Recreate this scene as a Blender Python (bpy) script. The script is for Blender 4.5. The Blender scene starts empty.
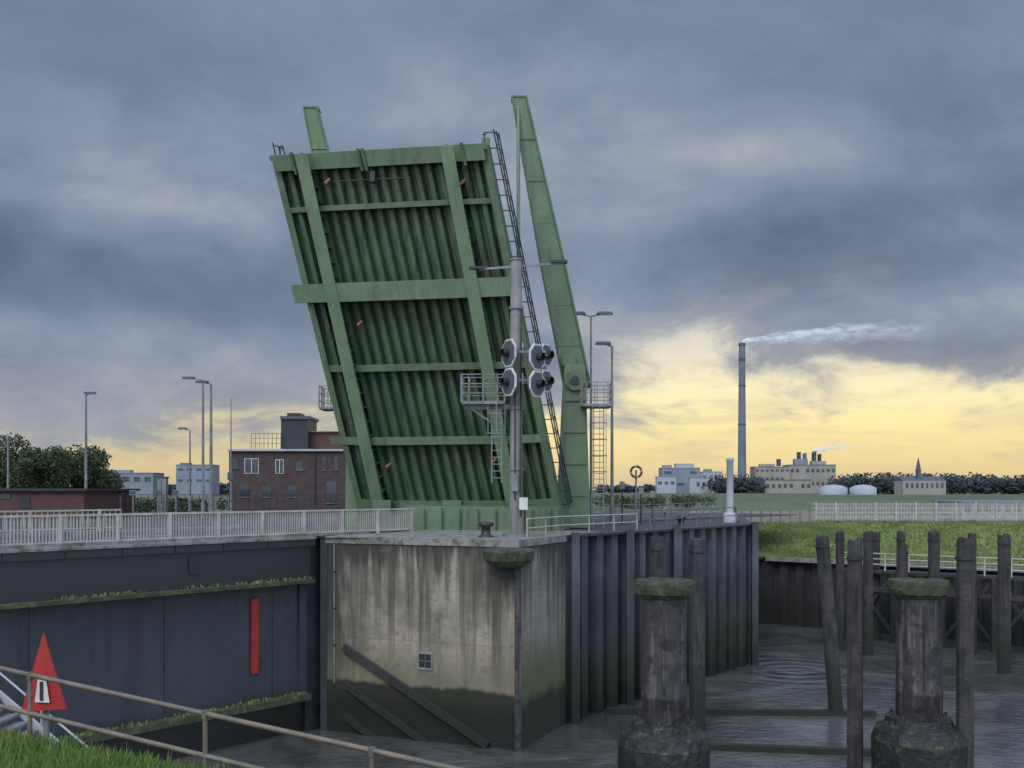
import bpy, math, random
from mathutils import Vector, Matrix
random.seed(7)
sc=bpy.context.scene
CAMH=1.9
def pt(u,v,y): return Vector(((u-512)/1000*y,y,CAMH-(v-490)/1000*y))
# ---------------- materials ----------------
def new_mat(name):
    m=bpy.data.materials.new(name); m.use_nodes=True
    return m,m.node_tree,m.node_tree.nodes['Principled BSDF']
def mixc(nt,fac,a,b,blend='MIX'):
    n=nt.nodes.new('ShaderNodeMix'); n.data_type='RGBA'; n.blend_type=blend
    for i,x in ((0,fac),(6,a),(7,b)):
        if isinstance(x,bpy.types.NodeSocket): nt.links.new(x,n.inputs[i])
        elif i==0: n.inputs[0].default_value=x
        else: n.inputs[i].default_value=(*x,1)
    return n.outputs[2]
def math_(nt,op,a,b=0.0,c=None,clamp=False):
    n=nt.nodes.new('ShaderNodeMath'); n.operation=op; n.use_clamp=clamp
    for i,x in enumerate((a,b,c)):
        if x is None: continue
        if isinstance(x,bpy.types.NodeSocket): nt.links.new(x,n.inputs[i])
        else: n.inputs[i].default_value=x
    return n.outputs[0]
def mrange(nt,x,a,b,c=0.0,d=1.0,smooth=True):
    n=nt.nodes.new('ShaderNodeMapRange'); n.interpolation_type='SMOOTHSTEP' if smooth else 'LINEAR'
    nt.links.new(x,n.inputs[0])
    for i,v in zip((1,2,3,4),(a,b,c,d)): n.inputs[i].default_value=v
    return n.outputs[0]
def noise(nt,vec,scale,detail=6,rough=.55,dist=0):
    n=nt.nodes.new('ShaderNodeTexNoise'); n.inputs['Scale'].default_value=scale
    n.inputs['Detail'].default_value=detail; n.inputs['Roughness'].default_value=rough
    n.inputs['Distortion'].default_value=dist
    nt.links.new(vec,n.inputs['Vector']); return n.outputs['Fac']
def vscale(nt,vec,s):
    n=nt.nodes.new('ShaderNodeMapping'); n.inputs['Scale'].default_value=s
    nt.links.new(vec,n.inputs['Vector']); return n.outputs[0]
def M(name,c1,c2=None,scale=1.0,rough=.7,metal=0.0,bump=.15,streak=None,sfac=.6,sscale=3.0,tide=None,spots=None,joint=None,bscale=None,drip=None,flare=None):
    m,nt,b=new_mat(name)
    g=nt.nodes.new('ShaderNodeNewGeometry'); P=g.outputs['Position']
    if c2 is None: c2=tuple(x*.72 for x in c1)
    n1=noise(nt,P,scale,5,.62)
    col=mixc(nt,mrange(nt,n1,.35,.65),c1,c2)
    n3=noise(nt,P,scale*9,3,.6)
    col=mixc(nt,mrange(nt,n3,.45,.75,0,.3),col,tuple(x*.55 for x in c2))
    sep=nt.nodes.new('ShaderNodeSeparateXYZ'); nt.links.new(P,sep.inputs[0])
    if joint:
        dx,dy,w,h=joint[:4]
        dn=nt.nodes.new('ShaderNodeVectorMath'); dn.operation='DOT_PRODUCT'; nt.links.new(P,dn.inputs[0]); dn.inputs[1].default_value=(dx,dy,0)
        cb=nt.nodes.new('ShaderNodeCombineXYZ'); nt.links.new(dn.outputs['Value'],cb.inputs[0]); nt.links.new(sep.outputs[2],cb.inputs[1])
        br=nt.nodes.new('ShaderNodeTexBrick'); nt.links.new(cb.outputs[0],br.inputs['Vector'])
        br.offset=joint[4] if len(joint)>4 else 0.0
        k2=joint[5] if len(joint)>5 else .8
        br.inputs['Scale'].default_value=1; br.inputs['Brick Width'].default_value=w; br.inputs['Row Height'].default_value=h
        br.inputs['Mortar Size'].default_value=.012
        br.inputs['Color1'].default_value=(1,1,1,1); br.inputs['Color2'].default_value=(k2,k2,k2,1); br.inputs['Mortar'].default_value=(.5,.5,.48,1)
        col=mixc(nt,.75,col,br.outputs['Color'],'MULTIPLY')
    if streak:
        ns=noise(nt,vscale(nt,P,(sscale,sscale,sscale*.06)),1,5,.6)
        col=mixc(nt,mrange(nt,ns,.5,.68,0,sfac),col,streak)
    if drip:
        for sc_d,kk,zk in ((1.3,1.0,.10),(4.5,.55,.10),(2.4,2.6,.05)):
            nd=noise(nt,vscale(nt,P,(sc_d,sc_d,zk)),1,4,.65)
            zz=math_(nt,'ADD',math_(nt,'DIVIDE',math_(nt,'SUBTRACT',drip[0],sep.outputs[2]),drip[1]*kk),math_(nt,'MULTIPLY',math_(nt,'SUBTRACT',.56,nd),5.0))
            col=mixc(nt,mrange(nt,zz,.1,1.0,drip[3]*(1 if kk<2 else .75),0),col,drip[2])
    if spots:
        n4=noise(nt,P,spots[1],5,.7)
        col=mixc(nt,mrange(nt,n4,spots[2],spots[2]+.14,0,spots[3]),col,spots[0])
    if flare:
        vd=nt.nodes.new('ShaderNodeVectorMath'); vd.operation='DISTANCE'
        cb2=nt.nodes.new('ShaderNodeCombineXYZ'); nt.links.new(sep.outputs[0],cb2.inputs[0]); nt.links.new(sep.outputs[1],cb2.inputs[1])
        nt.links.new(cb2.outputs[0],vd.inputs[0]); vd.inputs[1].default_value=(flare[0],flare[1],0)
        nf=noise(nt,vscale(nt,P,(3,3,.6)),1,5,.65)
        dd=math_(nt,'ADD',vd.outputs['Value'],math_(nt,'MULTIPLY',math_(nt,'SUBTRACT',nf,.5),1.6))
        col=mixc(nt,mrange(nt,dd,flare[2]*.4,flare[2],flare[4],0),col,flare[3])
    if tide:
        nn=noise(nt,vscale(nt,P,(1.2,1.2,.25)),1,6,.6)
        z=math_(nt,'ADD',sep.outputs[2],math_(nt,'MULTIPLY',math_(nt,'SUBTRACT',nn,.5),tide[0]))
        for (za,zb,c,f) in tide[1:]:
            col=mixc(nt,mrange(nt,z,za,zb,f,0),col,c)
    nt.links.new(col,b.inputs['Base Color'])
    b.inputs['Roughness'].default_value=rough; b.inputs['Metallic'].default_value=metal
    if bump:
        bp=nt.nodes.new('ShaderNodeBump'); bp.inputs['Strength'].default_value=bump; bp.inputs['Distance'].default_value=.05
        nb=noise(nt,P,bscale or scale*6,5,.65); nt.links.new(nb,bp.inputs['Height']); nt.links.new(bp.outputs[0],b.inputs['Normal'])
    return m
black=(.010,.011,.009)
m_conc=M('concrete',(.38,.33,.245),(.20,.175,.13),.55,.85,bump=.4,streak=(.11,.095,.07),sfac=.75,sscale=1.1,joint=(.928,-.372,2.75,2.05,0,.9),
    tide=[.5,(-5.75,-3.4,(.14,.13,.07),.6),(-5.98,-5.78,(.018,.021,.011),.96),(-6.9,-6.1,(.008,.009,.006),.9)],spots=((.11,.095,.065),1.5,.54,.65),drip=(-.28,1.7,(.04,.037,.03),.92),flare=(-7.65,41.2,1.3,(.035,.033,.028),.9))
m_conc_side=M('concrete_side_painted_shade',(.26,.235,.18),(.16,.145,.11),.45,.85,bump=.4,streak=(.07,.062,.05),sfac=.75,sscale=1.4,joint=(.43,.90,2.2,2.05,0,.93),  # darker copy of the concrete; shade of the side face is in the colours
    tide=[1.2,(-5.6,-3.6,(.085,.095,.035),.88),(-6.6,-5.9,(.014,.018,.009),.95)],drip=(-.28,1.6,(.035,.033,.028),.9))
m_conc_top=M('concrete_cap',(.27,.26,.23),(.17,.17,.15),1.2,.9,spots=((.07,.08,.04),2,.48,.8))
m_sheet=M('sheet_pile_steel',(.092,.098,.122),(.055,.06,.077),.6,.5,.0,bump=.12,streak=(.03,.03,.036),sfac=.85,sscale=2.2,
    tide=[3.0,(-3.6,-1.3,(.042,.038,.036),.7),(-6.2,-4.4,(.022,.028,.012),.9),(-7.5,-6.3,black,.9)],spots=((.07,.04,.025),3,.58,.6),drip=(-.05,.7,(.03,.03,.03),.6))
m_gate=M('painted_gate_steel',(.050,.054,.067),(.040,.044,.054),.3,.45,bump=.05,streak=(.03,.033,.04),sfac=.5,sscale=1.2,
    tide=[.6,(-6.9,-6.0,(.02,.025,.014),.9),(-7.6,-6.8,black,.9)],spots=((.10,.105,.11),2.2,.64,.25),drip=(-1.86,1.0,(.025,.026,.026),.55))
m_ledge=M('mossy_ledge',(.065,.07,.045),(.033,.042,.02),2,.9,spots=((.11,.13,.04),2.5,.5,.8))
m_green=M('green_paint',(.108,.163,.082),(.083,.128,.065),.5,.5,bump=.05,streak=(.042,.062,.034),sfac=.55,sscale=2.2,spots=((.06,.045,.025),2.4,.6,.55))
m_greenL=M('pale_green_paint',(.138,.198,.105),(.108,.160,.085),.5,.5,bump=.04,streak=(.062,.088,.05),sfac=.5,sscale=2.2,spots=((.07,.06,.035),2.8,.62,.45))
m_greenD=M('deck_green_paint_shaded',(.066,.112,.053),(.043,.076,.036),.6,.55,bump=.06,streak=(.016,.027,.014),sfac=.75,sscale=2.5)  # deck green, darkened so the colour carries the shading between the ribs
m_rail=M('galvanised_rail',(.48,.46,.40),(.36,.34,.29),2,.55,.0,bump=.05,streak=(.2,.17,.12),sfac=.35)
m_galv=M('galvanised_steel',(.23,.24,.245),(.165,.175,.18),1.5,.5,.2,bump=.05,streak=(.09,.09,.08),sfac=.5)
m_dark=M('dark_steel',(.028,.03,.032),(.02,.02,.022),2,.5)
m_white=M('white_paint',(.66,.66,.63),(.5,.5,.47),2,.5,bump=.03,streak=(.3,.28,.24),sfac=.35)
m_red=M('red_paint',(.44,.026,.023),(.32,.02,.018),2,.5,bump=.03,spots=((.22,.03,.025),5,.55,.6))
m_orange=M('orange_lens',(.36,.13,.08),(.26,.1,.06),2,.4,bump=0)
m_timber=M('weathered_timber',(.06,.054,.052),(.032,.03,.03),2,.9,bump=.7,streak=(.012,.011,.011),sfac=.9,sscale=9,
    tide=[1.2,(-7.0,-4.5,(.016,.018,.011),.9)])
m_quayt=M('dark_quay_timber',(.035,.033,.034),(.02,.02,.02),1.5,.9,bump=.6,streak=(.07,.065,.06),sfac=.4,sscale=6,tide=[1.2,(-7.0,-4.5,(.012,.013,.01),.9)])
m_pile=M('rusty_tube_steel',(.055,.046,.045),(.028,.025,.027),1.5,.65,bump=.35,streak=(.17,.145,.135),sfac=.6,sscale=7,spots=((.014,.012,.013),2.5,.48,.9))
m_moss=M('mossy_cap',(.075,.078,.045),(.032,.036,.022),3.5,.95,bump=.9,spots=((.10,.125,.04),6,.52,.8))
m_base=M('wet_mossy_base',(.022,.023,.02),(.010,.011,.010),2,.5,bump=1.0,bscale=7,spots=((.085,.10,.045),4.5,.53,.65))
m_rustrail=M('weathered_handrail',(.21,.17,.12),(.13,.11,.09),4,.6,.2,bump=.15)
m_brick=M('dark_brick',(.085,.056,.05),(.06,.041,.038),1.5,.85,joint=(1,.0,.5,.2,.5))
m_redbrick=M('red_brick',(.10,.045,.038),(.075,.035,.031),1.5,.85)
m_glass=M('window_glass',(.05,.06,.07),(.03,.035,.04),1,.08,bump=0)
m_asph=M('asphalt',(.055,.055,.055),(.04,.04,.042),2,.9)
m_grass=M('grass_ground',(.15,.20,.04),(.08,.125,.025),.35,.95,bump=.9,bscale=8,spots=((.22,.20,.08),.9,.5,.65))
m_field=M('far_field',(.095,.12,.062),(.065,.09,.048),.02,.95,bump=0)
m_beige=M('beige_cladding',(.32,.29,.235),(.25,.23,.19),.05,.8,bump=0)
m_grey=M('grey_cladding',(.22,.245,.28),(.18,.2,.23),.05,.8,bump=0)
m_stack=M('chimney_concrete',(.17,.185,.215),(.13,.14,.17),.05,.8,bump=0)
m_lgrey=M('light_cladding',(.37,.39,.41),(.31,.33,.35),.05,.8,bump=0)
m_dgrey=M('dark_cladding',(.085,.095,.11),(.06,.068,.08),.05,.8,bump=0)
m_bark=M('bark',(.06,.05,.04),(.04,.03,.025),3,.95)
def leafmat(name,c1,c2,s,dk=(.02,.03,.01)):
    m,nt,b=new_mat(name); g=nt.nodes.new('ShaderNodeNewGeometry')
    n=noise(nt,g.outputs['Position'],s,4)
    col=mixc(nt,mrange(nt,n,.35,.65),c1,c2)
    nt.links.new(mixc(nt,math_(nt,'MULTIPLY',g.outputs['Random Per Island'],.5),col,dk),b.inputs['Base Color']); b.inputs['Roughness'].default_value=.8
    return m
m_leaf=leafmat('tree_leaves',(.055,.075,.024),(.025,.04,.014),.5)
m_leaf_far=leafmat('distant_leaves_hazed',(.042,.052,.05),(.03,.038,.04),.02,(.028,.036,.036))  # haze is painted in: leaf colour pulled toward grey-blue
m_blade=leafmat('grass_blades',(.17,.25,.045),(.10,.16,.03),3,(.06,.08,.02))
m_blade2=leafmat('bank_grass_tufts',(.18,.22,.055),(.085,.125,.03),.5,(.06,.08,.02))
# ---------------- mesh builder ----------------
class MB:
    def __init__(s): s.v=[];s.f=[];s.m=[];s.sm=[];s.mats=[]
    def mi(s,mat):
        if mat not in s.mats: s.mats.append(mat)
        return s.mats.index(mat)
    def add(s,vs,fs,mat,smooth=False):
        o=len(s.v); s.v+= [tuple(p) for p in vs]; k=s.mi(mat)
        for f in fs: s.f.append(tuple(i+o for i in f)); s.m.append(k); s.sm.append(smooth)
    def hexa(s,p,mat): # p: 4 bottom, 4 top
        s.add(p,[(0,3,2,1),(4,5,6,7),(0,1,5,4),(1,2,6,5),(2,3,7,6),(3,0,4,7)],mat)
    def box(s,c,size,mat,rz=0.0):
        x,y,z=[a/2 for a in size]; R=Matrix.Rotation(rz,3,'Z'); c=Vector(c)
        s.hexa([c+R@Vector(q) for q in ((-x,-y,-z),(x,-y,-z),(x,y,-z),(-x,y,-z),(-x,-y,z),(x,-y,z),(x,y,z),(-x,y,z))],mat)
    def beam(s,a,b,w,h,mat,w2=None,h2=None,up=Vector((0,0,1))):
        a=Vector(a);b=Vector(b);d=(b-a).normalized()
        if abs(d.dot(up))>.98: up=Vector((0,1,0))
        sd=d.cross(up).normalized(); u=sd.cross(d)
        w2=w if w2 is None else w2; h2=h if h2 is None else h2
        q=[]
        for p,ww,hh in ((a,w,h),(b,w2,h2)):
            q+= [p-sd*ww/2-u*hh/2,p+sd*ww/2-u*hh/2,p+sd*ww/2+u*hh/2,p-sd*ww/2+u*hh/2]
        s.hexa(q,mat)
    def cyl(s,a,b,r,mat,r2=None,n=12,caps=True,smooth=True):
        a=Vector(a);b=Vector(b);d=(b-a).normalized(); up=Vector((0,0,1)) if abs(d.z)<.9 else Vector((1,0,0))
        x=d.cross(up).normalized(); y=d.cross(x); r2=r if r2 is None else r2
        vs=[]
        for p,rr in ((a,r),(b,r2)):
            for i in range(n):
                t=2*math.pi*i/n; vs.append(p+(x*math.cos(t)+y*math.sin(t))*rr)
        s.add(vs,[(i,(i+1)%n,n+(i+1)%n,n+i) for i in range(n)],mat,smooth)
        if caps: s.add(vs,[tuple(range(n-1,-1,-1)),tuple(range(n,2*n))],mat)
    def prism(s,poly,z0,z1,mat,topmat=None,sidemats={}):
        n=len(poly); vs=[(x,y,z0) for x,y in poly]+[(x,y,z1) for x,y in poly]
        for i in range(n): s.add(vs,[(i,(i+1)%n,n+(i+1)%n,n+i)],sidemats.get(i,mat))
        s.add(vs,[tuple(range(n-1,-1,-1))],mat); s.add(vs,[tuple(range(n,2*n))],topmat or mat)
    def lathe(s,c,prof,mat,n=32,wob=0.0):
        vs=[]
        for r,z in prof:
            for i in range(n):
                t=2*math.pi*i/n; rr=r*(1+random.uniform(-wob,wob)); vs.append((c[0]+rr*math.cos(t),c[1]+rr*math.sin(t),z+random.uniform(-wob,wob)*.8))
        fs=[]
        for k in range(len(prof)-1):
            for i in range(n): fs.append((k*n+i,k*n+(i+1)%n,(k+1)*n+(i+1)%n,(k+1)*n+i))
        s.add(vs,fs,mat,wob==0)
        s.add(vs[-n:],[tuple(range(n))],mat)
    def done(s,name,bevel=0):
        me=bpy.data.meshes.new(name); me.from_pydata(s.v,[],s.f); me.update()
        for m in s.mats: me.materials.append(m)
        me.polygons.foreach_set('material_index',s.m); me.polygons.foreach_set('use_smooth',s.sm)
        ob=bpy.data.objects.new(name,me); sc.collection.objects.link(ob)
        if bevel:
            b=ob.modifiers.new('b','BEVEL'); b.width=bevel; b.segments=2; b.limit_method='ANGLE'
        return ob
# ---------------- ground / water ----------------
WZ=-8.0
wl=(.657,.754)            # direction of roadway / lock wall
A0=Vector((-16.2,31.7)); D=Vector(wl).normalized()
def along(t,z=0,off=0): # off>0 = behind (away from camera)
    p=A0+D*t; nrm=Vector((-D.y,D.x)); q=p+nrm*off; return Vector((q.x,q.y,z))
g=MB()
island=[tuple(along(-100,0,0)[:2]),tuple(along(12.4,0,.2)[:2]),(.0,38.4),(2.0,42.2),(13.3,56.6),(16.3,72),(17,86),(-400,86),(-400,-40)]
g.add([(x,y,-.05) for x,y in island],[tuple(range(len(island)))],m_asph)
far=[(-9000,86),(-400,86),(17,86),(60,83),(160,40),(9000,40),(9000,9000),(-9000,9000)]
g.add([(x,y,-.9) for x,y in far],[tuple(range(8))],m_field)
lo=[(16.3,72.2,-3.1),(18.7,74,-3.15),(34,62,-3.2),(113,0,-3.2)]; up=[(17,86,-.9),(32,85,-.9),(60,83,-.9),(160,40,-.9)]
N=14
vs=[]
for i in range(3):
    for k in range(30):
        a=i+k/30; i0=int(a); f=a-i0
        l=Vector(lo[i0]).lerp(Vector(lo[i0+1]),f); u_=Vector(up[i0]).lerp(Vector(up[i0+1]),f)
        for j in range(N+1):
            q=l.lerp(u_,j/N); s_=j/N; q.z=l.z+(u_.z-l.z)*(s_*s_*(3-2*s_))+ (random.uniform(-.07,.07) if 0<j<N else 0)
            vs.append(q)
rows=len(vs)//(N+1)
g.add(vs,[(a*(N+1)+j,(a+1)*(N+1)+j,(a+1)*(N+1)+j+1,a*(N+1)+j+1) for a in range(rows-1) for j in range(N)],m_grass,True)
g.add([(-9000,86,-.9),(-400,86,-.05),(17,86,-.05),(17,86,-.9)],[(0,1,2,3)],m_field)
g.done('ground')
tf=MB()
for _ in range(15000):
    a=random.random()*2.35; i0=int(a); f=a-i0; s_=random.random()
    l=Vector(lo[i0]).lerp(Vector(lo[i0+1]),f); u_=Vector(up[i0]).lerp(Vector(up[i0+1]),f); q=l.lerp(u_,s_); q.z=l.z+(u_.z-l.z)*(s_*s_*(3-2*s_))
    h=random.uniform(.10,.3); an=random.uniform(0,3.14); w=random.uniform(.04,.12); dx,dy=math.cos(an)*w,math.sin(an)*w
    tf.add([(q.x-dx,q.y-dy,q.z-.08),(q.x+dx,q.y+dy,q.z-.08),(q.x+dx*.8+random.uniform(-.1,.1),q.y,q.z+h*.8),(q.x-dx*.5,q.y,q.z+h)],[(0,1,2,3)],m_blade2)
tf.done('bank_grass')
nb=MB()
edge=[(-60,38),(-8,11),(-4.6,9.1),(-2.9,8.1),(0,6.5),(10,2),(60,-20)]
vs=[(x,y-60,.4) for x,y in edge]+[(x-.8,y-5,.25) for x,y in edge]+[(x,y,-.36) for x,y in edge]+[(x+5.5,y+9.5,-9) for x,y in edge]
k=len(edge)
nb.add(vs,[(r*k+i,r*k+i+1,(r+1)*k+i+1,(r+1)*k+i) for r in range(3) for i in range(k-1)],m_grass,True)
nb.done('grass_bank')
gb=MB()
for _ in range(26000):
    t=random.random(); a=Vector((-7,10.4)).lerp(Vector((-1,7.05)),t)
    back=random.random()**1.5*1.6-.3; x=a.x-.2*back; y=a.y-back
    z=-.36+max(0,back)*.11-max(0,-back)*.8
    h=random.uniform(.04,.14)*(1.5 if random.random()<.08 else 1); an=random.uniform(0,6.28); w=.006
    lx,ly=random.uniform(-.06,.06),random.uniform(-.06,.06)
    dx,dy=math.cos(an)*w,math.sin(an)*w
    gb.add([(x-dx,y-dy,z-.02),(x+dx,y+dy,z-.02),(x+dx*.6+lx*.5,y+dy*.6+ly*.5,z+h*.6),(x+lx,y+ly,z+h)],[(0,1,2,3)],m_blade)
gb.done('grass')
# water
m_water,nt,b=new_mat('river_water')
gg=nt.nodes.new('ShaderNodeNewGeometry'); P=gg.outputs['Position']
nw=noise(nt,P,.22,4,.6,1.0)
nt.links.new(mixc(nt,mrange(nt,nw,.4,.62),(.055,.055,.048),(.10,.10,.092)),b.inputs['Base Color'])
b.inputs['Roughness'].default_value=.06; b.inputs['IOR'].default_value=2.6
n1=noise(nt,vscale(nt,P,(.8,1.5,1)),1.3,5,.58,.9); n2=noise(nt,P,.11,3,.55,.8)
wv=nt.nodes.new('ShaderNodeTexWave'); wv.wave_type='RINGS'; wv.rings_direction='Z'; wv.inputs['Scale'].default_value=.26; wv.inputs['Distortion'].default_value=5; wv.inputs['Detail'].default_value=3
mp=nt.nodes.new('ShaderNodeMapping'); mp.inputs['Location'].default_value=(-15.5,-55,0); nt.links.new(P,mp.inputs[0]); nt.links.new(mp.outputs[0],wv.inputs[0])
vl=nt.nodes.new('ShaderNodeVectorMath'); vl.operation='DISTANCE'; nt.links.new(P,vl.inputs[0]); vl.inputs[1].default_value=(15.5,55,WZ)
ringf=mrange(nt,vl.outputs['Value'],1.5,7,.3,0)
hgt=math_(nt,'ADD',math_(nt,'MULTIPLY',n1,mrange(nt,n2,.40,.60,.25,1.0)),math_(nt,'MULTIPLY',wv.outputs['Fac'],ringf))
bp=nt.nodes.new('ShaderNodeBump'); bp.inputs['Strength'].default_value=.75; bp.inputs['Distance'].default_value=.20
nt.links.new(hgt,bp.inputs['Height']); nt.links.new(bp.outputs[0],b.inputs['Normal'])
w=MB(); w.add([(-60,-10,WZ),(150,-10,WZ),(150,95,WZ),(-60,95,WZ)],[(0,1,2,3)],m_water); w.done('water')
# ---------------- left lock wall + roadway ----------------
lw=MB()
def wallbox(t0,t1,z0,z1,o0,o1,mat,mb=lw):
    mb.hexa([along(t0,z0,o0),along(t1,z0,o0),along(t1,z0,o1),along(t0,z0,o1),along(t0,z1,o0),along(t1,z1,o0),along(t1,z1,o1),along(t0,z1,o1)],mat)
wallbox(-30,12.1,-1.72,-.38,0,1.2,m_gate)
wallbox(-30,12.1,-1.86,-1.72,-.35,1.2,m_ledge)
wallbox(-30,12.1,-6.4,-1.86,.35,1.2,m_gate)
wallbox(-30,12.1,-6.65,-6.4,-.1,1.2,m_ledge)
wallbox(-30,12.1,-10,-6.65,.5,1.2,m_gate)
wallbox(-30,12.3,-.38,-.1,-.10,1.3,m_gate)
wallbox(-30,12.3,-.098,-.0,-.16,1.3,m_conc_top)
for t in (-8,-3.5,1,5.8,10.5): wallbox(t,t+.03,-6.39,-1.87,.335,.35,m_dark)
for t in (-6,6.6): wallbox(t,t+.5,-1.2,-.55,-.06,0,m_dark)
for t in range(-28,12,2): wallbox(t,t+.05,-.37,-.1,-.15,-.10,m_dark)
wallbox(12.1,13.0,-10,-.02,.3,1.3,m_dark)
wallbox(11.75,12.1,-6.4,-1.87,.2,.34,m_gate)
lw.done('lock_gate_wall')
wd_=MB()
for _ in range(900): # weeds rooted on the two ledges
    lv=random.random()<.7; t=random.gauss(random.choice((-1,2.5,4,7,9.5,11.3)),.5); z=-6.4 if lv else -1.72; q=along(t,z,random.uniform(-.08,.3) if lv else random.uniform(-.33,-.05))
    if t>12: continue
    h=random.uniform(.04,.16); an=random.uniform(0,3.14); dx,dy=math.cos(an)*.03,math.sin(an)*.03
    wd_.add([(q.x-dx,q.y-dy,z),(q.x+dx,q.y+dy,z),(q.x+dx+random.uniform(-.06,.06),q.y,z+h*.7),(q.x,q.y+random.uniform(-.05,.05),z+h)],[(0,1,2,3)],m_blade2)
wd_.done('ledge_weeds')
dg=MB(); wallbox(9.5,9.82,-5.3,-2.35,.27,.33,m_red,dg)
for i in range(14): wallbox(9.72,9.80-.04*(i%2),-5.2+i*.2,-5.18+i*.2,.265,.272,m_dark,dg)
wallbox(9.45,9.87,-5.36,-2.3,.33,.35,m_dark,dg)
dg.done('draft_gauge_board')
rd=MB()
wallbox(-60,60,-.05,.0,1.3,9.5,m_asph,rd)
wallbox(-60,15.5,-.0,.12,.2,1.5,m_conc_top,rd); wallbox(-60,15.5,0,.12,9,10,m_conc_top,rd)
for t in range(-60,18,6): wallbox(t,t+3,.004,.008,5.2,5.35,m_white,rd)
rd.done('road')
def picket_rail(name,t0,t1,off,z,h,step,mat,post=2.0):
    r=MB()
    wallbox(t0,t1,z+h-.07,z+h,off-.05,off+.05,mat,r); wallbox(t0,t1,z+.1,z+.16,off-.03,off+.03,mat,r)
    n=int((t1-t0)/step)
    for i in range(n+1):
        t=t0+i*step; wallbox(t-.02,t+.02,z+.1,z+h-.07,off-.02,off+.02,mat,r)
    n=int((t1-t0)/post)
    for i in range(n+1):
        t=t0+i*post; wallbox(t-.05,t+.05,z-.05,z+h-.02,off-.09,off+.06,mat,r)
    return r.done(name)
picket_rail('bridge_railing',-28,18.2,.3,.0,1.08,.115,m_rail)
picket_rail('bridge_railing',-40,9,9.6,.1,.95,.25,m_rail,3)
# ---------------- concrete pier ----------------
p=MB()
PA=Vector((-7.65,41.2)); PB=Vector((.23,38.0)); PC=Vector((2.25,42.3)); 
poly=[tuple(PA),tuple(PB),tuple(PC),(4,46),(-3,49.5)]
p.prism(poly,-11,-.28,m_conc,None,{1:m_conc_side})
ctr=Vector((-1.5,43.5))
p2=[tuple(ctr+(Vector(q)-ctr)*1.012) for q in poly]
p.prism(p2,-.28,0.0,m_conc_top,m_conc_top)
fd=(PB-PA).normalized(); fn=Vector((fd.y,-fd.x)) # outward (toward camera)
if fn.y>0: fn=-fn
def onface(s,z,o=0): q=PA+fd*s+fn*o; return Vector((q.x,q.y,z))
s0=(430-328)/190*8.5*1.0
def facebox(sa,sb,za,zb,o0,o1,mat): p.hexa([onface(sa,za,o0),onface(sb,za,o0),onface(sb,za,o1),onface(sa,za,o1),onface(sa,zb,o0),onface(sb,zb,o0),onface(sb,zb,o1),onface(sa,zb,o1)],mat)
facebox(s0-.27,s0+.27,-5.12,-4.58,0,.012,m_dark)
p.beam(onface(s0,-5.12,.02),onface(s0,-4.58,.02),.03,.03,m_galv); p.beam(onface(s0-.27,-4.85,.02),onface(s0+.27,-4.85,.02),.03,.03,m_galv)
for (a_,b_,c_,d_) in ((-.34,.34,-4.58,-4.5),(-.34,.34,-5.2,-5.12),(-.34,-.27,-5.12,-4.58),(.27,.34,-5.12,-4.58)): facebox(s0+a_,s0+b_,c_,d_,0,.05,m_conc_top)
for (sa,za,sb,zb,w_) in ((.9,-4.5,7.3,-7.9,.3),(.95,-6.0,5.6,-8.6,.26),(.95,-7.3,4,-9.0,.26)):
    p.beam(onface(sa,za,.12),onface(sb,zb,.12),.2,w_,m_timber)
p.beam(onface(-.1,0,.03),onface(-.1,-9,.03),.28,.1,m_dark)
p.beam(onface(.4,-.3,.03),onface(.4,-6,.03),.05,.05,m_galv)
for z in (-1.5,-3,-4.5): facebox(.36,.46,z,z+.08,0,.07,m_dark)
p.beam((PB.x,PB.y-.02,-.9),(PB.x,PB.y-.02,-10),.26,.26,m_pile)
p.done('concrete_pier',.02)
c=MB(); cx=PB+Vector((-.35,-.15))
c.lathe((cx.x,cx.y),[(.5,-1.0),(.62,-.98),(.95,-.75),(1.0,-.42),(.92,-.33),(.3,-.29)],m_moss,28,.03); c.done('fender_pile_cap')
# ---------------- sheet pile wall ----------------
s=MB()
def corr(a,b,z0,z1,per,dep,mat,mb,back=1.0):
    a=Vector(a[:2]);b=Vector(b[:2]);L_=(b-a).length; d=(b-a)/L_; nn=Vector((d.y,-d.x))
    prof=[];n=max(1,round(L_/per)); pp=L_/n
    for i in range(n):
        for f,o in ((0,0),(.42,0),(.52,-dep),(.90,-dep)): prof.append((i*pp+f*pp,o))
    prof.append((L_,0))
    vs=[]
    for q,o in prof:
        r=a+d*q+nn*o; vs+=[(r.x,r.y,z0),(r.x,r.y,z1)]
    mb.add(vs,[(2*i,2*i+2,2*i+3,2*i+1) for i in range(len(prof)-1)],mat)
    c0=a-nn*dep*.5;c1=b-nn*dep*.5
    mb.beam((c0.x,c0.y,z1+.04),(c1.x,c1.y,z1+.04),dep+.3,.1,mat)
corr(PC,(13.6,56.8),-10,-.1,1.25,.42,m_sheet,s)
corr((13.6,56.8),(16.5,72.2),-10,-.1,1.25,.42,m_sheet,s)
for t in (.02,.26,.5,.99):
    q=Vector((2.25,42.3)).lerp(Vector((13.6,56.8)),t)+Vector((.22,-.2)); s.beam((q.x,q.y,-10),(q.x,q.y,.1),.35,.3,m_sheet)
s.done('sheet_pile_wall')
q=MB()
corr((16.5,72.2),(18.7,74),-10,-3.1,1.2,.3,m_quayt,q); corr((18.7,74),(113,0),-10,-3.2,1.2,.3,m_quayt,q)
q.beam((18.7,73.6,-3.15),(113,-.4,-3.15),.3,.3,m_conc_top)
q.done('quay_wall')
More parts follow.
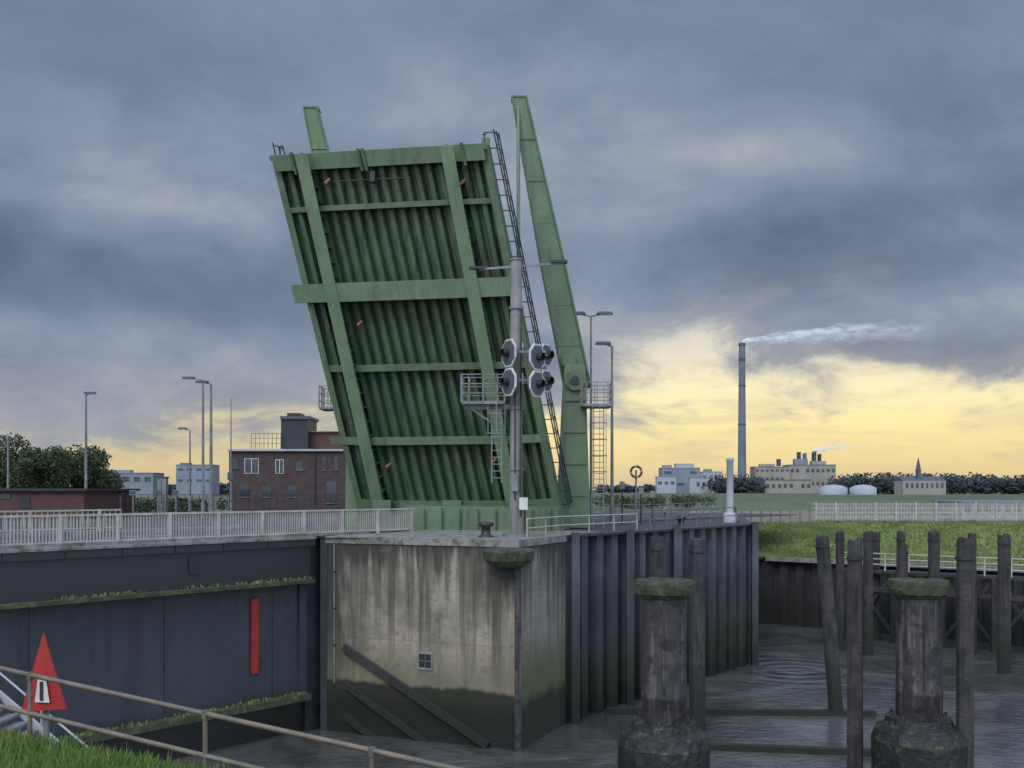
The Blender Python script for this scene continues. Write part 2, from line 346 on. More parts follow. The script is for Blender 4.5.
# walkway on right
wk=MB(); W0=Vector((22.2,67.2));W1=Vector((113,-5)); wd=(W1-W0).normalized(); wn=Vector((wd.y,-wd.x))
if wn.y>0: wn=-wn
def wp(t,z,o=0): r=W0+wd*t+wn*o; return Vector((r.x,r.y,z))
wk.beam(wp(0,-3.45),wp(60,-3.45),1.2,.18,m_timber)
wk.beam(wp(0,-4.6,.5),wp(60,-4.6,.5),.25,.3,m_timber)
for i in range(16):
    t=i*1.5; wk.beam(wp(t,-3.4,.55),wp(t,-2.2,.55),.08,.08,m_rail)
for z in (-2.25,-2.6,-2.95): wk.cyl(wp(0,z,.55),wp(24,z,.55),.045,m_rail,n=6)
for i in range(8):
    t=i*3+.5; wk.beam(wp(t,-10,.5),wp(t,-3.5,.5),.3,.3,m_timber); wk.beam(wp(t,-7.5,.45),wp(t+3,-3.6,.45),.14,.2,m_timber); wk.beam(wp(t+3,-7.5,.35),wp(t,-3.6,.35),.14,.2,m_timber)
wk.done('timber_walkway')
# ---------------- timber piles ----------------
def tpile(u,v0,y,wpx,v1=None,u1=None,lean=0):
    a=pt(u,v0,y); r=wpx/1000*y/2; u1=u if u1 is None else u1
    b_=Vector(((u1-512)/1000*y,y,-9.5))
    m=MB(); n=12; K=12; vs=[]
    prof=[1+random.uniform(-.1,.1) for _ in range(n)]
    for k_ in range(K):
        f=k_/(K-1); c_=b_.lerp(a,f)
        for i in range(n):
            t=2*math.pi*i/n; rr=r*prof[i]*(1+random.uniform(-.04,.04))*(1.06-.1*f); vs.append((c_.x+rr*math.cos(t),c_.y+rr*math.sin(t),c_.z+(random.uniform(-.12,.12) if k_==K-1 else 0)))
    m.add(vs,[(k_*n+i,k_*n+(i+1)%n,(k_+1)*n+(i+1)%n,(k_+1)*n+i) for k_ in range(K-1) for i in range(n)],m_timber,False)
    m.add(vs[-n:],[tuple(range(n))],m_timber)
    zt=a.z-.5; m.cyl((a.x,a.y,zt),(a.x,a.y,zt+.08),r*1.12,m_dark,n=14)
    m.done('timber_pile')
for a in ((855,541,27,15),(965,540,25.5,17),(697,540,41,16),(657,538,41,13)): tpile(*a)
tpile(822,536,44,13,u1=839)
for a in ((840,532,62,9),(868,532,60,10),(876,533,66,8),(901,532,60,9),(904,545,64,8),(934,532,58,11),(1004,535,54,12),(972,534,60,8)): tpile(*a)
fb=MB(); fb.beam(pt(607,711,44.2),pt(875,714,43.9),.35,.3,m_timber); fb.done('floating_boom')
fb=MB(); fb.beam((7.3,38.2,-7.92),(14,37.2,-7.92),.35,.3,m_timber); fb.done('floating_boom')
# ---------------- big tubular dolphins ----------------
def dolphin(u,y,name='mooring_dolphin'):
    x=(u-512)/1000*y; m=MB()
    zt=CAMH-.09*y
    R=.57
    m.lathe((x,y),[(R,-4.6),(R,-3.4),(R*1.02,-3.38),(R*1.02,-3.3),(R,-3.28),(R,zt-.42)],m_pile,36)
    m.lathe((x,y),[(R*1.0,zt-.46),(R*1.1,zt-.42),(R*1.12,zt-.36),(R*1.32,zt-.33),(R*1.35,zt-.22),(R*1.34,zt-.08),(R*1.28,zt),(.1,zt+.02)],m_moss,40,.018)
    m.lathe((x,y),[(1.15,-10),(1.17,-6),(1.16,-5.2),(1.17,-4.55),(1.08,-4.3),(.85,-4.15),(.8,-3.98),(.62,-3.93)],m_base,40,.022)
    for i in range(10):
        t=i*.628; m.cyl((x+math.cos(t)*.7,y+math.sin(t)*.7,-3.98),(x+math.cos(t)*.7,y+math.sin(t)*.7,-3.88),.04,m_pile,n=6)
    m.beam((x-.1,y-R-.03,-3.2),(x-.1,y-R-.03,zt-.6),.05,.04,m_pile)
    m.done(name)
dolphin(664,25.5); dolphin(919,26)
# ---------------- bascule bridge ----------------
BL=pt(364,512,51);BR=pt(560,512,49);TL=pt(277,157,48);TR=pt(486,145,46)
NN=((BR-BL).cross(TL-BL)).normalized()
if NN.y>0: NN=-NN
def LP(s_,t,n): return BL*(1-s_)*(1-t)+BR*s_*(1-t)+TL*(1-s_)*t+TR*s_*t+NN*n
br=MB()
def lbox(s0,s1,t0,t1,n0,n1,mat,mb=None,s0b=None,s1b=None):
    mb=mb or br; a=s0 if s0b is None else s0b; c_=s1 if s1b is None else s1b
    mb.hexa([LP(s0,t0,n0),LP(s1,t0,n0),LP(c_,t1,n0),LP(a,t1,n0),LP(s0,t0,n1),LP(s1,t0,n1),LP(c_,t1,n1),LP(a,t1,n1)],mat)
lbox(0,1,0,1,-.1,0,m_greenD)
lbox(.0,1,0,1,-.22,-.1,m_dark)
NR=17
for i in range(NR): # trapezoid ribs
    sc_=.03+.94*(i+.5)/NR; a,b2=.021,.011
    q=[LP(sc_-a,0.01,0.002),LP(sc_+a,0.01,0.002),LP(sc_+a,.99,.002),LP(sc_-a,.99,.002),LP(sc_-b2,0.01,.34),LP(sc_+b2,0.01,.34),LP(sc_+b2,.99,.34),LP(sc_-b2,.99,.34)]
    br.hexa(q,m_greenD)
lbox(-.012,.0,0,1,-.35,.4,m_green); lbox(1,1.012,0,1,-.35,.4,m_green)
lbox(-.012,.02,0,1,.4,.44,m_green); lbox(.98,1.012,0,1,.4,.44,m_green)
def cross(t,dep,fw,ext=0.0,mat=m_green):
    L_=16.8; h=.02/L_; f=fw/2/L_
    e=.3
    for (sa,da,sb,db) in ((-ext,e*dep+.1,.14,dep),(.14,dep,.82,dep),(.82,dep,1+ext*.3,e*dep+.1)):
        br.hexa([LP(sa,t-h,0),LP(sb,t-h,0),LP(sb,t+h,0),LP(sa,t+h,0),LP(sa,t-h,da),LP(sb,t-h,db),LP(sb,t+h,db),LP(sa,t+h,da)],m_green)
        br.hexa([LP(sa,t-f,da),LP(sb,t-f,db),LP(sb,t+f,db),LP(sa,t+f,da),LP(sa,t-f,da+.04),LP(sb,t-f,db+.04),LP(sb,t+f,db+.04),LP(sa,t+f,da+.04)],mat)
    for k_ in range(9):
        s_=.2+k_*.075; br.hexa([LP(s_,t-h-.016,.02),LP(s_+.003,t-h-.016,.02),LP(s_+.003,t-h,.02),LP(s_,t-h,.02),LP(s_,t-h-.006,dep),LP(s_+.003,t-h-.006,dep),LP(s_+.003,t-h,dep),LP(s_,t-h,dep)],m_green)
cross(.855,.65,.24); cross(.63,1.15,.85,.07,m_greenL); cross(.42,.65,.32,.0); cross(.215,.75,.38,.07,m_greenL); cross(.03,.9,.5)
lbox(-.01,1.01,.985,1.0,-.3,.7,m_green); lbox(.0,1.0,.957,1.0,.7,.74,m_green)
lbox(.05,.95,1.0,1.004,-.2,.25,M('hardwood_edge',(.3,.18,.12),(.2,.12,.09),2,.8))
for s_ in (.1,.42,.44,.9): lbox(s_,s_+.012,.945,1.004,.74,.9,m_greenD)
def girder(sb,st,dep,fw):
    w_=fw/10
    lbox(sb-.002,sb+.002,0,1,0,dep,m_green,None,st-.002,st+.002)
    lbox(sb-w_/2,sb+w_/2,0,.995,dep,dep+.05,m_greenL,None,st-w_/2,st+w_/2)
    for k_ in range(24):
        t=.03+k_*.04; sx=sb+(st-sb)*t; lbox(sx-w_*.42,sx+w_*.42,t,t+.0015,0.01,dep-.002,m_green)
girder(.13,.165,1.2,.6); girder(.80,.845,1.2,.6)
for (s_,t) in ((.23,.92),(.225,.54),(.20,.14),(.86,.9),(.73,.15)):
    a=LP(s_,t,.7); br.cyl(a,a+Vector((.24,-.05,.19)),.075,m_orange,n=10); br.beam(LP(s_,t,.1),a,.06,.06,m_dark)
a=LP(.46,.93,.6); br.box(a,(.22,.3,.5),m_dark); br.cyl(a-Vector((0,0,.3)),a-Vector((0,0,1.0)),.05,m_dark); br.beam(LP(.3,.925,.5),LP(.6,.925,.5),.05,.05,m_dark)
for s_ in (1.045,-.01):
    for k_ in range(26):
        t=.02+k_*.0405
        br.beam(LP(s_,t,-.1),LP(s_,t,-1.3),.05,.05,m_dark)
        if s_>1: br.beam(LP(1.0,t,-.15),LP(s_,t,-.15),.05,.05,m_dark)
        if k_<25: br.beam(LP(s_,t,-.2),LP(s_,t+.0405,-1.2),.03,.03,m_dark)
    for n_ in (-1.3,-.75,-.15): br.beam(LP(s_,.01,n_),LP(s_,1.04,n_),.055,.055,m_dark)
for (s_) in (.01,.99): br.cyl(LP(s_,1,-.1),LP(s_,1,-.1)+Vector((0,0,.5)),.035,m_dark,n=6); br.box(LP(s_,1,-.1)+Vector((0,0,.55)),(.16,.16,.12),m_galv)
br.box(LP(.985,1.01,-.8),(.4,.4,.4),m_greenL)
off=Vector((-10.65,1.4,0))
def arm(o,mb):
    base=Vector((3.35,51.6,7.2))+o; top=Vector((.36,50,21.4))+o
    def sec(p_,w_,d_): 
        return [p_+Vector((-w_/2,-d_/2,0)),p_+Vector((w_/2,-d_/2,0)),p_+Vector((w_/2,d_/2,0)),p_+Vector((-w_/2,d_/2,0))]
    mid=base.lerp(top,.45)
    mb.hexa(sec(base,1.35,1.2)+sec(mid,1.2,1.1),m_greenL); mb.hexa(sec(mid,1.2,1.1)+sec(top,.72,.7),m_greenL)
    for sgn in (-1,1):
        mb.beam(base+Vector((sgn*.66,-.62,0)),mid+Vector((sgn*.58,-.57,0)),.08,.1,m_green)
        mb.beam(mid+Vector((sgn*.58,-.57,0)),top+Vector((sgn*.35,-.37,0)),.08,.1,m_green)
    for k_ in range(1,7):
        q_=base.lerp(top,k_/7); mb.box(q_+Vector((0,-.62+.03*k_,0)),(1.2-.07*k_,.03,.05),m_green)
    mb.box(top+Vector((0,0,.05)),(.8,.8,.1),m_green)
    return base,top,mid
b0,t0,md0=arm(Vector((0,0,0)),br); b1,t1,md1=arm(off,br)
for o in (Vector((0,0,0)),off):
    x,y=3.2+o.x,50.8+o.y
    br.hexa([(x-.95,y-.5,0),(x+.75,y-.5,0),(x+.75,y+.9,0),(x-.95,y+.9,0),(x-.55,y-.4,8.2),(x+.5,y-.4,8.2),(x+.5,y+.9,8.2),(x-.55,y+.9,8.2)],m_greenL)
    br.cyl((x-.05,y-.62,7.4),(x-.05,y+1.1,7.4),.5,m_green,n=20); br.cyl((x-.05,y-.7,7.4),(x-.05,y-.6,7.4),.22,m_dark,n=16)
    for z in (1.6,3.2,4.8,6.4): br.box((x-.02,y-.46,z),(1.32-(z*.05),.1,.07),m_green)
    br.box((x-.3,y+.2,8.45),(.7,.7,.5),m_green)
e=LP(1.01,.62,-.3); br.cyl(t0+Vector((-.05,-.2,-.3)),e,.09,m_greenL,n=8)
br.hexa([(-8.6,51.5,0),(-6.6,51.5,0),(-6.6,53,0),(-8.6,53,0),(-8.6,51.7,3.4),(-7.4,51.7,4.6),(-7.4,53,4.6),(-8.6,53,3.4)],m_greenL)
br.hexa([(-5.3,47.6,-.02),(2.2,46.4,-.02),(2.9,50,-.02),(-6.4,51.4,-.02),(-5.3,47.7,1.15),(2.1,46.5,1.05),(2.7,50,1.2),(-5.9,51.2,1.5)],m_green)
for k_ in range(9): br.box((-5.0+k_*.85,47.45-k_*.135,.55),(.06,.12,1.0),m_greenD)
for s_ in (.15,.5,.82): 
    a=LP(s_,.02,1.2); br.box((a.x,a.y-.2,.7),(.9,1.0,1.4),m_green)
def platform(mb,x,y,z,sx,sy,mat=m_galv):
    mb.box((x,y,z),(sx,sy,.12),mat)
    for i in (-1,1):
        for j in (-1,0,1):
            mb.beam((x+i*sx/2,y+j*sy/2,z),(x+i*sx/2,y+j*sy/2,z+1.15),.06,.06,mat)
    for k_ in range(1,4):
        zz=z+k_*.38
        for i in (-1,1): mb.beam((x+i*sx/2,y-sy/2,zz),(x+i*sx/2,y+sy/2,zz),.04,.04,mat)
        for j in (-1,1): mb.beam((x-sx/2,y+j*sy/2,zz),(x+sx/2,y+j*sy/2,zz),.04,.04,mat)
    for k_ in range(3): 
        xx=x-sx/2+sx*(k_+.5)/3
        for j in (-1,1): mb.beam((xx,y+j*sy/2,z),(xx,y+j*sy/2,z+1.15),.04,.04,mat)
platform(br,4.2,50.2,6.1,1.5,1.6)
platform(br,-9.3,52,6.1,1.2,1.4)
def ladder(mb,x,y,z0,z1,w_=.45,cage=True,mat=m_galv):
    for i in (-1,1): mb.beam((x+i*w_/2,y,z0),(x+i*w_/2,y,z1),.05,.05,mat)
    z=z0+.2
    while z<z1: mb.beam((x-w_/2,y,z),(x+w_/2,y,z),.035,.035,mat); z+=.28
    if cage:
        z=z0+2
        while z<z1:
            pr=None
            for k_ in range(7):
                t=math.pi*k_/6; c_=Vector((x-math.cos(t)*.4,y-math.sin(t)*.6,z))
                if pr is not None: mb.beam(pr,c_,.03,.05,mat)
                pr=c_
            z+=.8
        for k_ in (1,3,5):
            t=math.pi*k_/6; mb.beam((x-math.cos(t)*.4,y-math.sin(t)*.6,z0+2),(x-math.cos(t)*.4,y-math.sin(t)*.6,z1),.03,.03,mat)
ladder(br,4.3,49.6,0,6.1,.5,True)
br.done('bascule_bridge',.012)
# ---------------- signal mast ----------------
sm=MB(); X,Y=.17,41.0
m_mast=M('mast_concrete_grey',(.27,.26,.25),(.2,.195,.19),1.2,.7,bump=.2,streak=(.11,.10,.09),sfac=.6,sscale=3)
sm.cyl((X,Y,0),(X,Y,11.3),.27,m_mast,r2=.23,n=20); sm.cyl((X,Y,0),(X,Y,.12),.55,m_galv,n=20); sm.cyl((X,Y,11.3),(X,Y,11.36),.28,m_galv,n=20)
for z in (2.7,5.2,7.6,9.3): sm.cyl((X,Y,z),(X,Y,z+.1),.31,m_galv,n=20)
sm.cyl((X+.2,Y-.27,.8),(X+.2,Y-.27,9.3),.035,m_dark,n=6); sm.cyl((X-.05,Y-.3,1.5),(X-.05,Y-.28,6.4),.03,m_dark,n=6)
sm.beam((X-1.5,Y,10.95),(X+1.9,Y,11.2),.07,.09,m_galv)
sm.box((X-1.6,Y,11.0),(.65,.25,.1),m_dark); sm.box((X+1.75,Y,11.25),(.7,.28,.1),m_dark)
platform(sm,X-1.35,Y+.1,5.45,1.75,1.2); sm.box((X-1.0,Y,5.3),(2.2,.15,.2),m_galv)
sm.beam((X-.9,Y,4.6),(X-2.1,Y,5.4),.08,.08,m_galv)
ladder(sm,X-.8,Y-.1,2.2,5.4,.4,True)
def disc(x,y,z,r,yaw,mb): # octagonal backing board, white rim, hooded lamp in the middle facing yaw
    d=Vector((math.cos(yaw),math.sin(yaw),0)); c_=Vector((x,y,z))
    def octo(c0,c1,rr,mt):
        dd=(c1-c0).normalized(); xx=dd.cross(Vector((0,0,1))).normalized(); zz=Vector((0,0,1)); vs=[]
        for c9 in (c0,c1):
            for i in range(8):
                t=math.pi/8+i*math.pi/4; vs.append(c9+(xx*math.cos(t)+zz*math.sin(t))*rr)
        mb.add(vs,[(i,(i+1)%8,8+(i+1)%8,8+i) for i in range(8)]+[tuple(range(7,-1,-1)),tuple(range(8,16))],mt)
    octo(c_-d*.03,c_+d*.03,r,m_white); octo(c_+d*.03,c_+d*.06,r*.86,m_dgrey)
    octo(c_-d*.06,c_-d*.03,r*.9,m_dgrey)
    mb.cyl(c_-d*.3,c_-d*.06,r*.4,m_dgrey,n=14)
    mb.cyl(c_+d*.06,c_+d*.32,.16,m_dark,n=14,caps=False); mb.cyl(c_+d*.06,c_+d*.08,.15,m_glass,n=14)
for (u,v,yw,r_,yy) in ((509,353,210,.6,40.2),(509,382,210,.6,40.2),(517,350,210,.5,41.8),(517,380,210,.5,41.8),(537,357,-36,.57,40.3),(537,384,-36,.57,40.3),(546,355,-36,.5,41.8),(546,381,-36,.5,41.8)):
    q_=pt(u,v,yy); disc(q_.x,q_.y,q_.z,r_,math.radians(yw),sm)
for z in (7.5,6.35): sm.beam((X-.3,40.5,z),(X+1.2,40.5,z),.1,.1,m_galv); sm.beam((X,Y,z),(X,40.4,z),.1,.1,m_galv); sm.beam((X-.2,41.6,z),(X+1.3,41.6,z),.08,.08,m_galv)
sm.beam((X+1.0,40.5,6.1),(X+1.0,40.5,7.8),.1,.1,m_galv)
sm.box((X+.3,Y-.35,1.35),(.35,.25,.5),m_white); sm.box((X-.05,Y-.33,2.2),(.25,.2,.7),m_galv)
sm.cyl((X+.35,Y,0),(X+.35,Y,1.2),.04,m_dark,n=6)
sm.done('signal_mast')
def bollard(x,y,z=0,s_=1):
    m=MB(); m.lathe((x,y),[(.32*s_,z),(.3*s_,z+.06),(.2*s_,z+.1),(.18*s_,z+.4*s_),(.3*s_,z+.46*s_),(.31*s_,z+.58*s_),(.1,z+.62*s_)],m_dark,20); m.done('bollard')
bollard(-1.05,40.2); bollard(9,53.2,-.05,.9)
def tube_rail(name,pts,z,h,mat,step=1.6,r=.03,rails=2):
    m=MB()
    for a,b_ in zip(pts[:-1],pts[1:]):
        a=Vector(a);b_=Vector(b_); L_=(b_-a).length; n=max(1,int(L_/step))
        for i in range(n+1):
            q_=a.lerp(b_,i/n); m.cyl((q_.x,q_.y,z),(q_.x,q_.y,z+h),r,mat,n=6)
        for k_ in range(rails):
            zz=z+h*(1-k_/rails); m.cyl((a.x,a.y,zz),(b_.x,b_.y,zz),r,mat,n=6)
    m.done(name)
tube_rail('quay_railing',[(.6,39.8),(2.2,43.4),(6,48)],0,.75,m_rail)
tube_rail('quay_railing',[(7,50.4),(13,58),(16,72)],-.05,.95,m_galv)
tube_rail('chain_fence',[(5,56),(9,60),(15.5,73)],-.05,1.1,m_galv,1.8,.025,3)
# ---------------- street lamps ----------------
def lamp(u,vtop,y,vbase=None,kind='single',hd=1,wpx=3.0,armlen=1.3):
    q_=pt(u,vtop,y); m=MB(); r=wpx/1000*y/2
    m.cyl((q_.x,y,-.1),(q_.x,y,q_.z),r*1.05,m_galv,r2=r*.6,n=10); m.cyl((q_.x,y,-.1),(q_.x,y,1.0),r*1.5,m_galv,n=10)
    dirs=[hd] if kind=='single' else [-1,1]
    for d in dirs:
        e=Vector((q_.x+d*armlen,y,q_.z+.15)); m.beam((q_.x,y,q_.z-.03),e,.08,.08,m_galv)
        m.hexa([e+Vector((-.45,-.17,-.06)),e+Vector((.45,-.17,-.06)),e+Vector((.45,.17,-.06)),e+Vector((-.45,.17,-.06)),e+Vector((-.38,-.12,.08)),e+Vector((.38,-.12,.08)),e+Vector((.38,.12,.08)),e+Vector((-.38,.12,.08))],m_dgrey)
        m.box(e+Vector((0,0,-.075)),(.6,.24,.03),m_white)
    m.done('street_lamp')
lamp(591,316,55,kind='double',wpx=3,armlen=.75); lamp(612,346,56,kind='single',hd=-1,armlen=.5,wpx=3.6)
lamp(86,395,75,kind='single',hd=1,armlen=.3); lamp(203,380,70,kind='single',hd=-1,armlen=1.0); lamp(211,384,68,kind='single',hd=-1,armlen=.6,wpx=3.6)
lamp(190,430,95,hd=-1,armlen=.7,wpx=2.2); lamp(8,438,80,hd=-1,armlen=.6,wpx=2.5)
m=MB(); m.cyl((-.281*80,80,0),(-.281*80,80,CAMH+.092*80),.09,m_galv,r2=.03,n=8); m.box((-.281*80,80,3),(.5,.3,.6),m_dgrey); m.done('antenna_mast')
m=MB(); x=.218*60; m.lathe((x,60),[(.42,-.1),(.42,.5),(.24,.55),(.21,.6),(.2,3.6),(.24,3.65),(.24,3.8),(.05,3.85)],m_lgrey,20); m.done('marker_post')
m=MB(); x=.124*55; m.cyl((x,55,-.05),(x,55,3.0),.05,m_galv,n=8)
for i in range(16):
    a=2*math.pi*i/16;b_=2*math.pi*(i+1)/16; m.cyl((x+math.cos(a)*.3,54.9,2.9+math.sin(a)*.3),(x+math.cos(b_)*.3,54.9,2.9+math.sin(b_)*.3),.065,m_redbrick if i%4 else m_lgrey,n=8)
m.done('lifebuoy_stand')
for (u,y,h) in ((622,56,2.4),(641,57,2.1),(652,57,1.9),(665,70,.8)):
    m=MB(); x=(u-512)/1000*y; m.cyl((x,y,-.05),(x,y,h),.045,m_dark,n=8); m.box((x,y-.06,h-.25),(.3,.04,.4),m_galv); m.box((x,y-.085,h-.25),(.24,.01,.34),m_beige); m.done('notice_sign')
# ---------------- control building ----------------
bl=MB(); y=88
def bx(mb,u0,u1,v0,v1,y,dep,mat,z0=None):
    x0=(u0-512)/1000*y;x1=(u1-512)/1000*y; zt=CAMH-(v0-490)/1000*y; zb=(CAMH-(v1-490)/1000*y) if z0 is None else z0
    mb.box(((x0+x1)/2,y+dep/2,(zt+zb)/2),(x1-x0,dep,zt-zb),mat); return x0,x1,zb,zt
bx(bl,229,345,451,505,y,10,m_brick,-.1); bx(bl,227,347,449,451,y-.3,10.6,m_lgrey)
bx(bl,307,346,432,448.8,y+2,7,m_redbrick); bx(bl,306,347,431,432,y+1.8,7.4,m_conc_top)
bx(bl,281,308,419,448.8,y+1,4,m_dark); bx(bl,280,309,416,419,y+.8,4.4,m_dgrey); bx(bl,287,300,413,416,y+1.4,2,m_dark)
for (a,b_,c_,d_) in ((245,258,459,473),(276,283,460,473)):
    bx(bl,a-.6,b_+.6,c_-.6,d_+.6,y-.04,.1,m_white); bx(bl,a,b_,c_,d_,y-.06,.1,m_glass); bx(bl,(a+b_)/2-.3,(a+b_)/2+.3,c_,d_,y-.09,.05,m_white)
for (a,b_,c_,d_) in ((232,238,459,468),(296,303,462,470),(240,250,486,497),(262,271,486,497),(288,296,486,497),(322,326,457,470),(334,338,457,470),(326,336,482,503)):
    bx(bl,a,b_,c_,d_,y-.04,.1,m_glass); bx(bl,a-.4,b_+.4,d_,d_+.6,y-.1,.15,m_conc_top)
bx(bl,314,315.3,451.5,504,y-.12,.12,m_dark)
for k_ in range(8): 
    u=251+k_*4.2; bx(bl,u,u+.5,433,448.8,y+.5,.05,m_galv)
for v in (433,438,443): bx(bl,251,281,v,v+.6,y+.45,.05,m_galv)
bl.done('control_building')
bl=MB(); bx(bl,-60,84,491,508,66,9,m_redbrick,-.1); bx(bl,-62,86,488.5,491,65.7,9.6,m_dark)
bx(bl,20,30,496,508,65.95,.1,m_dark); bx(bl,-40,10,494,499,65.95,.1,m_glass)
bl.done('brick_shed')
tube_rail('site_fence',[(-42,68),(-30,72),(-20,76),(-12,78)],-.05,1.6,m_dark,.5,.025,3)
for (u,y_) in ((133,70),(158,70),(176,70),(120,72)):
    m=MB(); x=(u-512)/1000*y_; m.cyl((x,y_,-.05),(x,y_,1.9),.06,m_galv,n=8); m.box((x,y_-.05,1.7),(.45,.05,.35),m_galv); m.box((x,y_-.08,1.7),(.38,.01,.28),m_dgrey); m.done('road_sign')
m=MB(); bx(m,157,166,478,505,74,.5,m_galv,-.05); bx(m,156.5,166.5,476.5,478,73.95,.6,m_dgrey); bx(m,161.2,161.6,480,503,73.97,.05,m_dgrey); m.done('switch_cabinet')
def hall(name,u0,u1,v0,v1,y,mat,rows=1,cols=8,roof=None,extra=(),dep=None,fr=.35):
    mb=MB(); dep=dep or (u1-u0)/1000*y*.6
    bx(mb,u0,u1,v0,v1,y,dep,mat,-.9); 
    bx(mb,u0-.3,u1+.3,v0-.5,v0,y-dep*.02,dep*1.04,roof or m_dgrey)
    H=v1-v0
    for r in range(rows):
        for c_ in range(cols):
            if random.random()<.12: continue
            a=u0+(u1-u0)*(c_+.2)/cols; b_=u0+(u1-u0)*(c_+.75)/cols; vv=v0+H*(r+.3)/rows
            bx(mb,a,b_,vv,vv+H*fr/rows,y-dep*.01,dep*.005,m_dgrey)
    for (a,b_,c_,d_,mt) in extra: bx(mb,a,b_,c_,d_,y+dep*.2,dep*.3,mt)
    return mb.done(name)
hall('warehouse',100,153,473,486,420,m_grey,1,5,m_lgrey,((108,130,470,472.5,m_grey),))
hall('warehouse',176,213,465,487,420,m_grey,2,4,m_grey,((180,190,463,464.5,m_dgrey),),fr=.2)
hall('warehouse',316,345,478,490,420,m_grey,1,4)
hall('factory_building',662,700,468,491,900,m_grey,2,3,m_lgrey,((663,672,465,467.4,m_grey),),fr=.2)
hall('factory_building',700,722,472,491,905,m_lgrey,1,3,m_grey,((704,712,469,471.4,m_grey),),fr=.2)
hall('factory_building',676,694,464,491,915,m_lgrey,1,1,m_lgrey,fr=.1)
hall('factory_building',657,676,477,492,870,m_lgrey,1,3,m_grey,fr=.2)
hall('factory_building',690,712,478,492,868,m_lgrey,1,4,m_grey,fr=.3)
hall('factory_building',755,790,467,491,900,m_beige,3,7,m_grey,((760,775,464,466.4,m_beige),(778,781,459,466,m_dgrey)),fr=.25)
hall('factory_building',790,836,465,491,905,m_beige,2,9,m_grey,((795,808,459,464.4,m_grey),(812,826,461,464.4,m_beige),(799,801,452,459,m_dgrey),(805,807,453,459,m_grey),(814,816.5,451,461,m_dgrey),(820,821.5,454,461,m_dgrey)),fr=.25)
hall('factory_building',722,757,481,492,880,m_grey,1,6,m_dgrey)
hall('factory_building',765,812,480,493,860,m_beige,1,8,m_dgrey,fr=.3)
m=MB(); 
for (u0,u1) in ((820,847),(850,876)):
    y_=600; x=((u0+u1)/2-512)/1000*y_; r=(u1-u0)/2000*y_
    m.lathe((x,y_),[(r,-.9),(r,CAMH+.002*y_),(r*.6,CAMH+.0045*y_),(.3,CAMH+.0055*y_)],m_lgrey,28)
m.done('storage_tanks')
m=MB(); y_=600; bx(m,903,946,481,491,y_,14,m_beige,-.9)
for k_ in range(8): bx(m,906+k_*5,908.5+k_*5,483,488,y_-.1,.2,m_dgrey)
x=.409*y_; m.box((x,y_+4,8),(2.4,2.4,12),m_dgrey); m.cyl((x,y_+4,14),(x,y_+4,CAMH+.033*y_),1.7,m_dgrey,r2=.1,n=8,smooth=False)
x0=.391*y_;x1=.434*y_; z0=CAMH+.009*y_; m.add([(x0,y_,z0),(x1,y_,z0),(x1,y_+14,z0),(x0,y_+14,z0),(x0,y_+7,z0+3),(x1,y_+7,z0+3)],[(0,1,5,4),(2,3,4,5),(0,4,3),(1,2,5)],m_dgrey)
m.done('church')
m=MB(); m.cyl((207,900,-1),(207,900,133),3.9,m_stack,r2=2.7,n=24)
for z in (118,131.5): m.cyl((207,900,z),(207,900,z+2.5),3.1,m_dgrey,n=24)
m.cyl((207,900,60),(207,900,61.5),3.6,m_dgrey,n=24); m.cyl((207,900,95),(207,900,96.2),3.3,m_dgrey,n=24)
m.done('power_station_chimney')
# smoke: thin soft-edged shells of vapour
def smokemat(x0,x1,a0,sz):
    m_smoke=bpy.data.materials.new('smoke'); m_smoke.use_nodes=True; nt=m_smoke.node_tree
    b=nt.nodes['Principled BSDF']; b.inputs['Base Color'].default_value=(.85,.86,.89,1); b.inputs['Roughness'].default_value=1; b.inputs['Specular IOR Level'].default_value=0
    g_=nt.nodes.new('ShaderNodeNewGeometry'); n_=noise(nt,vscale(nt,g_.outputs['Position'],(.6,.6,1.2)),sz,5,.6,.8)
    lwt=nt.nodes.new('ShaderNodeLayerWeight'); lwt.inputs[0].default_value=.5
    sp=nt.nodes.new('ShaderNodeSeparateXYZ'); nt.links.new(g_.outputs['Position'],sp.inputs[0])
    fade=mrange(nt,sp.outputs[0],x0,x1,a0,0,False)
    al=math_(nt,'MULTIPLY',math_(nt,'MULTIPLY',mrange(nt,n_,.28,.64),mrange(nt,lwt.outputs['Facing'],.1,.9,1,0)),fade)
    nt.links.new(al,b.inputs['Alpha']); return m_smoke
def plume(p0,ln,rise,r0,r1,nm,mt):
    m=MB()
    for lay in range(3):
        n=20;K=60;vs=[]; ph=random.uniform(0,6)
        for i in range(K):
            f=i/(K-1); rr=(r0+(r1-r0)*f**.6)*(.55+.25*lay)*(1+.12*math.sin(f*31+ph)+.08*math.sin(f*67+2*ph))
            c_=Vector((p0[0]+f*ln,p0[1]+lay*3-3,p0[2]+rise*math.sin(f*2.2)+math.sin(f*21+ph)*r1*.10))
            for j in range(n):
                t=2*math.pi*j/n; q=rr*(1+.12*math.sin(3*t+f*25+ph)); vs.append((c_.x,c_.y+math.cos(t)*q,c_.z+math.sin(t)*q))
        m.add(vs,[(k_*n+i,k_*n+(i+1)%n,(k_+1)*n+(i+1)%n,(k_+1)*n+i) for k_ in range(K-1) for i in range(n)],mt,True)
    m.done(nm)
plume((207,900,134.5),180,10,2.0,10.5,'smoke_plume',smokemat(206,385,.46,.10))
plume((272,907,37),42,4,1.0,3.6,'smoke_plume',smokemat(271,314,.45,.25))
